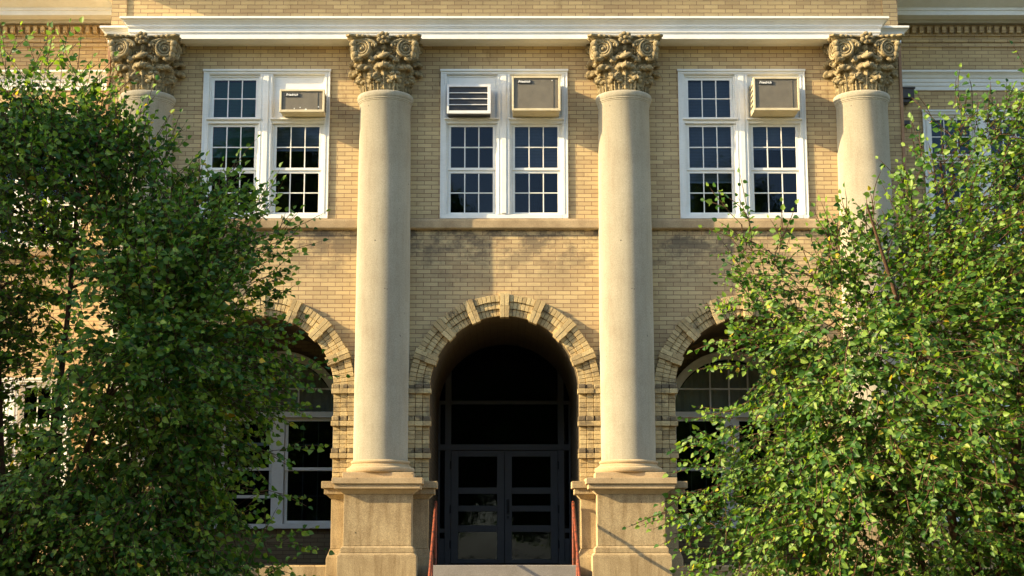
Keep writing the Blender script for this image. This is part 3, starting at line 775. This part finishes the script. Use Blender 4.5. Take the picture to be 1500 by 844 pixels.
rm.quad((a, y1, c), (b, y1, c), (b, y1, d), (a, y1, d)).quad((a, y0, c), (a, y1, c), (a, y1, d), (a, y0, d)).quad((b, y0, c), (b, y1, c), (b, y1, d), (b, y0, d)).quad((a, y0, c), (b, y0, c), (b, y1, c), (a, y1, c)).quad((a, y0, d), (b, y0, d), (b, y1, d), (a, y1, d))
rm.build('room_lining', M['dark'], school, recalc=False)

# ------------------------------------------------------------------ window air conditioners
def text_mesh(word, size, depth, mat, parent, loc):
    cu = bpy.data.curves.new('lettering', 'FONT'); cu.body = word; cu.size = size; cu.extrude = depth; cu.align_x = 'LEFT'; cu.align_y = 'CENTER'; cu.offset = .0012; cu.shear = .25
    t = bpy.data.objects.new('tmp', cu); col.objects.link(t); bpy.context.view_layer.update()
    me = bpy.data.meshes.new_from_object(t.evaluated_get(bpy.context.evaluated_depsgraph_get()))
    bpy.data.objects.remove(t); me.name = 'lettering'; me.materials.clear(); me.materials.append(mat)
    me.transform(Matrix.Translation(loc) @ Matrix.Rotation(R(90), 4, 'X'))
    o = bpy.data.objects.new('lettering', me); col.objects.link(o); o.parent = parent
    return o
def air_conditioner(x0, x1, z0, z1, depth, label, dots=()):
    depth *= 1.06
    cx = (x0 + x1) / 2; w = (x1 - x0) / 2; h = z1 - z0
    root = empty('air_conditioner', (cx, 0, z0)); tag(root, label, 'air conditioner', 'air conditioners in the upper windows')
    MB().box(-w + .012, w - .012, -depth + .03, .12, .004, h - .004).build('casing', M['cream'], root, bevel=.006)
    t = .03; f = MB()
    f.box(-w, -w + t, -depth, -depth + .05, 0, h); f.box(w - t, w, -depth, -depth + .05, 0, h); f.box(-w + t, w - t, -depth + .001, -depth + .05, 0, t + .008); f.box(-w + t, w - t, -depth + .001, -depth + .05, h - t, h)
    f.build('front_frame', M['cream'], root, bevel=.004)
    g = MB().box(-w + t, w - t, -depth + .018, -depth + .028, t + .008, h - t)
    g.box(w - t - .085, w - t - .078, -depth + .012, -depth + .02, t + .01, h - t - .01)
    go = g.build('grille', M['grille'], root)
    pl = MB().box(-w + .085, -w + .31, -depth + .006, -depth + .017, h - .115, h - .065).build('name_plate', M['black'], root)
    text_mesh('Friedrich', .052, .002, M['letter'], pl, (-w + .095, -depth + .004, h - .088))
    lv = MB()                                                 # side louvres
    for sx in (-1, 1):
        for k in range(5):
            zz = h * (.18 + .15 * k); xa, xb = sorted((sx * (w - .014), sx * (w - .004))); lv.box(xa, xb, -depth * .75, -depth * .2, zz, zz + .03)
    lv.build('louvre', M['lead'], root)
    if dots:
        d = MB()
        for px, pz, r in dots: d.ell((px, -depth + .017, pz), (r, .004, r), 8, 5)
        d.build('paint_spot', M['letter'], root)
    return root
air_conditioner(-3.508, -2.807, 8.475, 8.84, .33, 'low wide cream air conditioner with paint spots, in the left hand upper window', ((-.12, .06, .009), (-.03, .075, .009), (.06, .045, .014), (.255, .085, .012)))
air_conditioner(.117, .872, 8.475, 9.03, .40, 'tall cream air conditioner beside the louvred vent in the middle window', ((.25, .49, .008),))
air_conditioner(3.872, 4.59, 8.475, 9.01, .42, 'tall cream air conditioner with its side in the sun, in the right hand window')
# louvred white vent box
root = empty('vent_box', (-.557, 0, 8.475)); tag(root, 'white vent box with four dark slots in the middle window', 'vent')
w, h, dp = .343, .475, .26
MB().box(-w + .01, w - .01, -dp + .03, .12, .004, h - .004).build('casing', M['lead'], root, bevel=.005)
f = MB()
for a, b in ((-w, -w + .032), (w - .05, w)): f.box(a, b, -dp, -dp + .04, 0, h)
f.box(-w + .032, w - .05, -dp + .001, -dp + .04, 0, .05); f.box(-w + .032, w - .05, -dp + .001, -dp + .04, h - .042, h); f.build('front_frame', M['alu'], root, bevel=.004)
MB().box(-w + .032, w - .05, -dp + .022, -dp + .029, .05, h - .042).build('backing', M['black'], root)
for k in range(1, 4):
    z = .05 + (h - .092) * k / 4; MB().box(-w + .032, w - .05, -dp + .003, -dp + .021, z - .006, z + .006).build('slat', M['alu'], root)

# ------------------------------------------------------------------ handrails of the steps
def handrail(x, label):
    root = empty('handrail', (x, -.20, FLOOR)); tag(root, label, 'handrail', 'handrails of the entrance steps')
    r = .021; y0, z0 = 0.0, .93; s = .58
    MB().tube([(0, .02, z0 - .06), (0, -.03, z0), (0, -.10, z0 - .04), (0, -2.2, z0 - .04 - 2.1 * s), (0, -2.3, z0 - .12 - 2.18 * s)], r, 10).build('rail', M['rust'], root, smooth=60)
    for yy in (0, -1.2, -2.2):
        d = -yy + .20 - .56; gz = 0 if d < 0 else -.169 * (math.floor(d / .29) + 1)
        MB().tube([(0, yy, gz), (0, yy, z0 - .06 + (yy + .0) * s)], .019, 8).build('post', M['rust'], root, smooth=60)
    return root
handrail(-1.03, 'rusty orange pipe handrail on the left of the door steps'); handrail(1.03, 'rusty orange pipe handrail on the right of the door steps')

# ------------------------------------------------------------------ trees
def inside(poly, x, z):
    c = np.zeros(len(x), bool); n = len(poly)
    for i in range(n):
        x0, z0 = poly[i]; x1, z1 = poly[(i + 1) % n]
        if z0 == z1: continue
        c ^= ((z0 > z) != (z1 > z)) & (x < (x1 - x0) * (z - z0) / (z1 - z0) + x0)
    return c
def edge_dist(poly, x, z):
    d = np.full(len(x), 1e9); n = len(poly)
    for i in range(n):
        a = np.array(poly[i]); b = np.array(poly[(i + 1) % n]); ab = b - a
        t = np.clip(((x - a[0]) * ab[0] + (z - a[1]) * ab[1]) / max(1e-9, ab @ ab), 0, 1)
        d = np.minimum(d, np.hypot(x - a[0] - t * ab[0], z - a[1] - t * ab[1]))
    return d
def leaves_mesh(name, P, D, Nn, S, mat, parent):
    """leaf = two quads folded along the midrib; P base, D direction, Nn face normal, S length"""
    D = D / np.linalg.norm(D, axis=1)[:, None]; W = np.cross(D, Nn); W /= np.maximum(1e-6, np.linalg.norm(W, axis=1))[:, None]; U = np.cross(W, D)
    n = len(P); S = S[:, None]; fold = .16 * S
    pts = np.stack([P, P + D * S * .28 + W * S * .36 + U * fold, P + D * S * .62 + W * S * .30 + U * fold, P + D * S - U * S * .10, P + D * S * .62 - W * S * .30 + U * fold, P + D * S * .28 - W * S * .36 + U * fold], 1)
    v = pts.reshape(-1, 3); base = (np.arange(n) * 6)[:, None]
    f = np.concatenate([base + np.array([[0, 1, 2, 3]]), base + np.array([[0, 3, 4, 5]])], 1).reshape(-1)
    me = bpy.data.meshes.new(name); me.vertices.add(len(v)); me.vertices.foreach_set('co', v.astype(np.float32).ravel())
    me.loops.add(len(f)); me.loops.foreach_set('vertex_index', f.astype(np.int32)); me.polygons.add(n * 2)
    me.polygons.foreach_set('loop_start', (np.arange(n * 2) * 4).astype(np.int32)); me.update(calc_edges=True); me.validate()
    me.materials.append(mat); o = bpy.data.objects.new(name, me); col.objects.link(o); o.parent = parent
    return o
def scaled(pts, k): return [(x * k, 1.65 + (z - 1.65) * k) for x, z in pts]
def make_tree(name, label, poly, Y, base, stems, n_twigs, gaps, shoots, leafmat, seed, leaf=(.06, .085), thick=1.9, group=None, k=1.0):
    poly = scaled(poly, k); base = (base[0] * k, 0); stems = [(x * k, y, 1.65 + (z - 1.65) * k, r) for x, y, z, r in stems]
    gaps = [(x * k, 1.65 + (z - 1.65) * k, r * k, q) for x, z, r, q in gaps]; shoots = [(*scaled(ab, k), n_) for *ab, n_ in shoots]
    rng = np.random.default_rng(seed); rnd = random.Random(seed)
    root = empty(name, (base[0], Y, 0)); tag(root, label, 'tree', group)
    poly = [(x - base[0], z) for x, z in poly]
    xs = [p[0] for p in poly]; zs = [p[1] for p in poly]
    ctr = np.array([sum(xs) / len(xs), 0, (min(zs) + max(zs)) / 2])
    # anchor points through the crown's volume, thinned where the crown has gaps
    pts = []
    while len(pts) < n_twigs:
        X = rng.uniform(min(xs), max(xs), 4000); Z = rng.uniform(min(zs), max(zs), 4000)
        k = inside(poly, X, Z); X, Z = X[k], Z[k]; e = edge_dist(poly, X, Z)
        amp = np.minimum(thick, .12 + .95 * e); Yv = rng.uniform(-1, 1, len(X)) * amp
        keep = rng.uniform(size=len(X)) < np.clip((np.sin(X * 3.1 + Yv * 2.3 + seed) + np.sin(Z * 3.7 - Yv * 1.9) + np.sin(X * 1.7 - Z * 2.9 + Yv * 3.1) + 2.6) / 3.2, .35, 1)
        keep &= (e > .32) | (rng.uniform(size=len(X)) < .5)
        for gx, gz, gr, gd in gaps: keep &= ~((((X + base[0] - gx) / gr) ** 2 + ((Z - gz) / (gr * 1.3)) ** 2 < 1) & (rng.uniform(size=len(X)) < gd))
        pts += list(zip(X[keep], Yv[keep], Z[keep]))
    pts = np.array(pts[:n_twigs])
    # stems
    tb = MB(); nodes = []; nrad = []
    for tx, ty, tz, r0 in stems:
        tx -= base[0]; m = 14; path = []
        ph = rnd.uniform(0, 6)
        for i in range(m + 1):
            t = i / m; q = t ** 1.35
            path.append(Vector((tx * q + .10 * math.sin(ph + t * 5) * t, ty * q + .10 * math.cos(ph + t * 4) * t, tz * t)))
        rad = [r0 * (1 - .86 * i / m) for i in range(m + 1)]
        tb.tube(path, rad, 8)
        for p, r in list(zip(path, rad))[3:]: nodes.append(p); nrad.append(r)
    nodes = np.array([tuple(p) for p in nodes]); nrad = np.array(nrad)
    def attach(target, r_end, k_r):
        nonlocal nodes, nrad
        d = nodes - target; cost = np.linalg.norm(d, axis=1) + np.where(nodes[:, 2] > target[2] - .1, 1.2 * (nodes[:, 2] - target[2] + .1), 0)
        i = int(np.argmin(cost)); a = Vector(nodes[i]); b = Vector(target); r = min(nrad[i] * .7, k_r)
        mid = (a + b) / 2 + Vector((rnd.uniform(-.05, .05), rnd.uniform(-.05, .05), (b - a).length * .10))
        path = [a, a * .5 + mid * .5 + Vector((0, 0, .02)), mid, mid * .5 + b * .5 + Vector((0, 0, .02)), b]
        tb.tube(path, [r, r * .85, r * .7, r * .5 + r_end * .5, r_end], 5)
        nodes = np.vstack([nodes, [tuple(p) for p in path[1:]]]); nrad = np.concatenate([nrad, [r * .85, r * .7, r * .55, r_end]])
        return (b - a).normalized()
    order = rng.permutation(len(pts)); limbs = pts[order[:70]]
    limbs = limbs[np.argsort([np.min(np.linalg.norm(nodes - p, axis=1)) for p in limbs])]
    for p in limbs: attach(p, .008, .035)
    Pl, Dl, Nl, Sl = [], [], [], []
    def spray(p0, d, length, count, droop, size=1.0):
        d = Vector(d).normalized(); p = Vector(p0); step = length / count; path = [p.copy()]
        sidev = d.cross(Vector((0, 0, 1))); sidev = sidev.normalized() if sidev.length > .1 else Vector((1, 0, 0))
        ph = rnd.uniform(0, 6.28)
        for i in range(count):
            d = (d + Vector((rnd.uniform(-.12, .12), rnd.uniform(-.12, .12), -droop + rnd.uniform(-.08, .08)))).normalized(); p = p + d * step; path.append(p.copy())
            sgn = 1 if i % 2 else -1
            if abs(d.z) > .75: q = Vector((math.cos(ph + i * 2.4), math.sin(ph + i * 2.4), 0))
            else: q = sidev * sgn
            ld = (d * .45 + q * .8 + Vector((rnd.uniform(-.35, .35), rnd.uniform(-.35, .35), rnd.uniform(-.75, .15)))).normalized()
            if i == count - 1: ld = d
            Pl.append(p + ld * .012); Dl.append(ld); Nl.append((rnd.gauss(-.75, .48), rnd.gauss(-.7, .48), rnd.gauss(.3, .42)))
            Sl.append(rnd.uniform(*leaf) * size * (1 - .25 * i / count))
        tb.tube(path, [.0035] * (len(path) - 1) + [.0015], 3)
    kk = leaf[1] / .082
    for p in pts:
        out = np.array(p) - ctr; out[1] *= 1.3; out = out / max(.2, np.linalg.norm(out))
        up = .55 if p[2] > ctr[2] else .12
        d0 = Vector((out[0] * .8 + rnd.uniform(-.5, .5), out[1] * .8 + rnd.uniform(-.5, .5), out[2] * .3 + up + rnd.uniform(-.4, .3)))
        ln = rnd.uniform(.3, .58) * kk
        a = Vector(p) - d0.normalized() * ln * .5
        if rnd.random() < .45: attach(tuple(a), .0035, .008)
        spray(a, d0, ln, rnd.randint(8, 14), .05)
    auto = []                                                 # ragged outline: loose shoots all round the crown
    for (xa, za), (xb, zb) in zip(poly, poly[1:] + poly[:1]):
        ln = math.hypot(xb - xa, zb - za); nx, nz = (zb - za) / max(ln, 1e-6), -(xb - xa) / max(ln, 1e-6)
        mx_, mz_ = (xa + xb) / 2 - nx * .05, (za + zb) / 2 - nz * .05
        if inside(poly, np.array([mx_]), np.array([mz_]))[0] == False: nx, nz = -nx, -nz
        if nz < -.75: continue
        for _ in range(max(1, int(ln / .16))):
            t = rnd.random(); x, z = xa + (xb - xa) * t, za + (zb - za) * t; q = rnd.uniform(.3, .62) * kk
            dx, dz = nx * .8 + rnd.uniform(-.35, .35), nz * .7 + (rnd.uniform(.15, .75) if z > ctr[2] else rnd.uniform(-.15, .3)); dl = math.hypot(dx, dz)
            auto.append(((x - nx * .18 + base[0], z - nz * .18), (x - nx * .18 + base[0] + dx / dl * q, z - nz * .18 + dz / dl * q), rnd.randint(7, 11)))
    for (ax, az), (bx, bz), n_l in shoots + (auto if len(shoots) else []):                     # single shoots that leave the crown
        a = Vector((ax - base[0], rnd.uniform(-.2, .2), az)); b = Vector((bx - base[0], a.y + rnd.uniform(-.2, .2), bz)); d = b - a
        attach(tuple(a), .006, .012); spray(a, d, d.length, n_l, 0.0 if d.z > .2 else .02, 1.0)
        for k in range(2):
            m = a.lerp(b, rnd.uniform(.1, .5)); spray(m, d.normalized() + Vector((rnd.uniform(-.6, .6), rnd.uniform(-.6, .6), rnd.uniform(-.2, .3))), d.length * rnd.uniform(.35, .5), max(5, n_l // 2), .03)
    tb.build('trunk', M['bark'], root, smooth=60, recalc=False)
    leaves_mesh('crown', np.array([tuple(p) for p in Pl]), np.array([tuple(d) for d in Dl]), np.array(Nl), np.array(Sl), leafmat, root)
    return root
LEAF = leaf_mat('tree_leaf', (.022, .075, .012), (.06, .155, .022), (.21, .32, .055), (.55, .38, .04))
LEFT = [(-5.3, .9), (-5.5, 1.6), (-5.5, 4.1), (-5.2, 5.5), (-4.95, 6.0), (-4.25, 5.95), (-3.75, 5.85), (-3.4, 5.5), (-3.05, 5.25), (-2.95, 4.95), (-2.7, 4.85), (-2.45, 4.95), (-2.3, 4.7),
        (-2.0, 4.35), (-2.05, 3.95), (-2.1, 3.7), (-1.98, 3.45), (-1.85, 3.2), (-1.95, 3.0), (-2.1, 2.75), (-2.2, 2.5), (-2.35, 2.3), (-2.3, 2.05), (-2.0, 1.8), (-1.9, 1.3), (-2.6, .9)]
RIGHT = [(2.1, .9), (1.85, 1.55), (1.8, 1.85), (1.75, 2.05), (1.85, 2.25), (2.05, 2.5), (1.85, 2.72), (2.15, 2.95), (2.15, 3.3), (2.05, 3.75), (2.15, 4.1), (2.25, 4.45), (2.3, 4.75), (2.5, 4.6), (2.8, 4.3),
         (3.1, 4.55), (3.45, 4.85), (3.65, 4.8), (3.8, 5.3), (4.1, 5.6), (4.4, 5.95), (4.7, 5.9), (5.0, 6.15), (5.6, 6.5), (6.6, 6.1), (7.3, 4.3), (7.2, 1.6), (6.4, .9)]
make_tree('birch_tree', 'dark shaded leafy tree in front of the left wing and left arch', LEFT, -9.0, (-4.1, 0),
          [(-5.1, .4, 5.2, .05), (-4.6, -.5, 5.8, .065), (-3.7, .3, 5.5, .06), (-2.8, -.3, 4.5, .05), (-2.4, .4, 3.4, .04)], 5500,
          [(-3.85, 4.05, .30, .93), (-3.75, 3.65, .32, .93), (-3.9, 3.2, .34, .9), (-4.05, 2.7, .30, .9), (-4.2, 2.4, .22, .7), (-3.75, 4.5, .2, .7), (-3.2, 4.7, .2, .6), (-3.1, 2.5, .25, .6)],
          [((-2.55, 4.75), (-2.35, 5.45), 10), ((-2.3, 4.55), (-2.1, 5.1), 8), ((-2.1, 4.25), (-1.82, 4.6), 9), ((-2.1, 4.0), (-1.8, 4.2), 9), ((-2.1, 3.8), (-1.83, 3.98), 7), ((-2.0, 3.2), (-1.38, 3.27), 11), ((-2.0, 2.55), (-1.55, 2.58), 8),
           ((-2.0, 1.75), (-1.45, 1.80), 10), ((-2.2, 2.9), (-1.62, 2.97), 8), ((-3.4, 5.3), (-3.35, 5.95), 9), ((-4.2, 5.7), (-4.15, 6.35), 9), ((-3.05, 5.0), (-2.93, 5.55), 8), ((-2.85, 4.7), (-2.72, 5.2), 8), ((-4.7, 5.8), (-4.65, 6.2), 8), ((-2.0, 2.2), (-1.65, 2.1), 7)],
          LEAF, 11, leaf=(.055, .10), k=1.111)
make_tree('birch_tree', 'bright sunlit leafy tree in front of the right wing and right arch', RIGHT, -11.5, (4.3, 0),
          [(2.6, .3, 4.2, .05), (3.4, -.4, 4.8, .06), (4.3, .3, 5.4, .065), (5.2, -.4, 5.8, .065), (6.3, .3, 5.6, .06), (2.4, -.4, 2.6, .035)], 5400,
          [(3.0, 3.9, .25, .75), (3.2, 3.0, .22, .6), (3.3, 2.0, .3, .6), (3.55, 4.25, .2, .7), (4.0, 1.7, .35, .6)],
          [((2.35, 4.5), (2.28, 5.25), 12), ((2.25, 4.75), (1.95, 5.12), 9), ((2.55, 4.4), (2.65, 4.95), 9), ((3.15, 4.4), (3.0, 5.0), 9), ((3.45, 4.7), (3.42, 5.2), 9), ((3.85, 5.0), (3.72, 5.5), 10), ((4.35, 5.45), (4.38, 6.0), 10), ((4.75, 5.5), (4.78, 6.05), 10), ((5.0, 5.7), (5.02, 6.2), 10),
           ((2.2, 3.9), (1.85, 4.0), 8), ((2.1, 2.9), (1.65, 2.95), 9), ((2.1, 2.65), (1.6, 2.75), 9), ((1.9, 2.1), (1.1, 1.95), 14), ((1.9, 2.2), (1.5, 2.2), 9), ((2.0, 1.7), (1.6, 1.75), 8), ((1.95, 2.3), (1.35, 2.12), 11), ((1.9, 1.95), (1.4, 1.78), 10), ((2.0, 1.6), (1.55, 1.5), 9), ((2.0, 2.0), (1.25, 2.05), 12), ((2.0, 2.45), (1.5, 2.5), 9), ((2.1, 1.4), (1.7, 1.3), 9), ((2.2, 3.5), (1.95, 3.6), 7)],
          LEAF, 23, leaf=(.042, .078), thick=1.7, k=.862)
# ------------------------------------------------------------------ trees outside the picture: one up the street to the left, one added behind it to deepen its shade, and the row opposite that the panes mirror
SHADE = [(-1.6, 1.6), (-2.6, 3.0), (-2.9, 5.0), (-2.2, 7.2), (-1.2, 8.6), (0, 9.2), (1.2, 8.7), (2.3, 7.2), (2.9, 5.2), (2.5, 3.0), (1.5, 1.7)]
src = make_tree('street_tree', 'broad street tree to the left of the school lawn, outside the picture', [(x - 12.2, z) for x, z in SHADE], -11.6, (-12.2, 0),
                [(-13.4, .5, 6.5, .16), (-12.0, -.5, 8, .18), (-11.0, .4, 6.5, .15)], 4500, [], [], LEAF, 31, leaf=(.11, .16), thick=2.4, group='street trees outside the picture')
for i, (x, y, s, lab) in enumerate(((-18.5, -13.2, 1.25, 'second street tree added to deepen the shade, farther left outside the picture'), (-31, -47, 2.1, 'leftmost tall street tree across the road'), (-20, -44, 2.0, 'second street tree from the left across the road'), (-11, -46, 2.3, 'tallest street tree across the road, mirrored in the left hand panes'), (-3.5, -45, 2.0, 'street tree straight across the road from the school door'),
                                 (3.5, -47, 1.75, 'lower street tree just right of the one facing the school door'), (10, -45, 2.05, 'street tree across the road opposite the right arch'), (19, -44, 1.9, 'second street tree from the right across the road'), (29, -46, 2.0, 'rightmost tall street tree across the road'))):
    t = copy_tree(src); t.location = (x, y, 0); t.scale = (s, s, s); t.rotation_euler.z = i * 1.3; t['label'] = lab
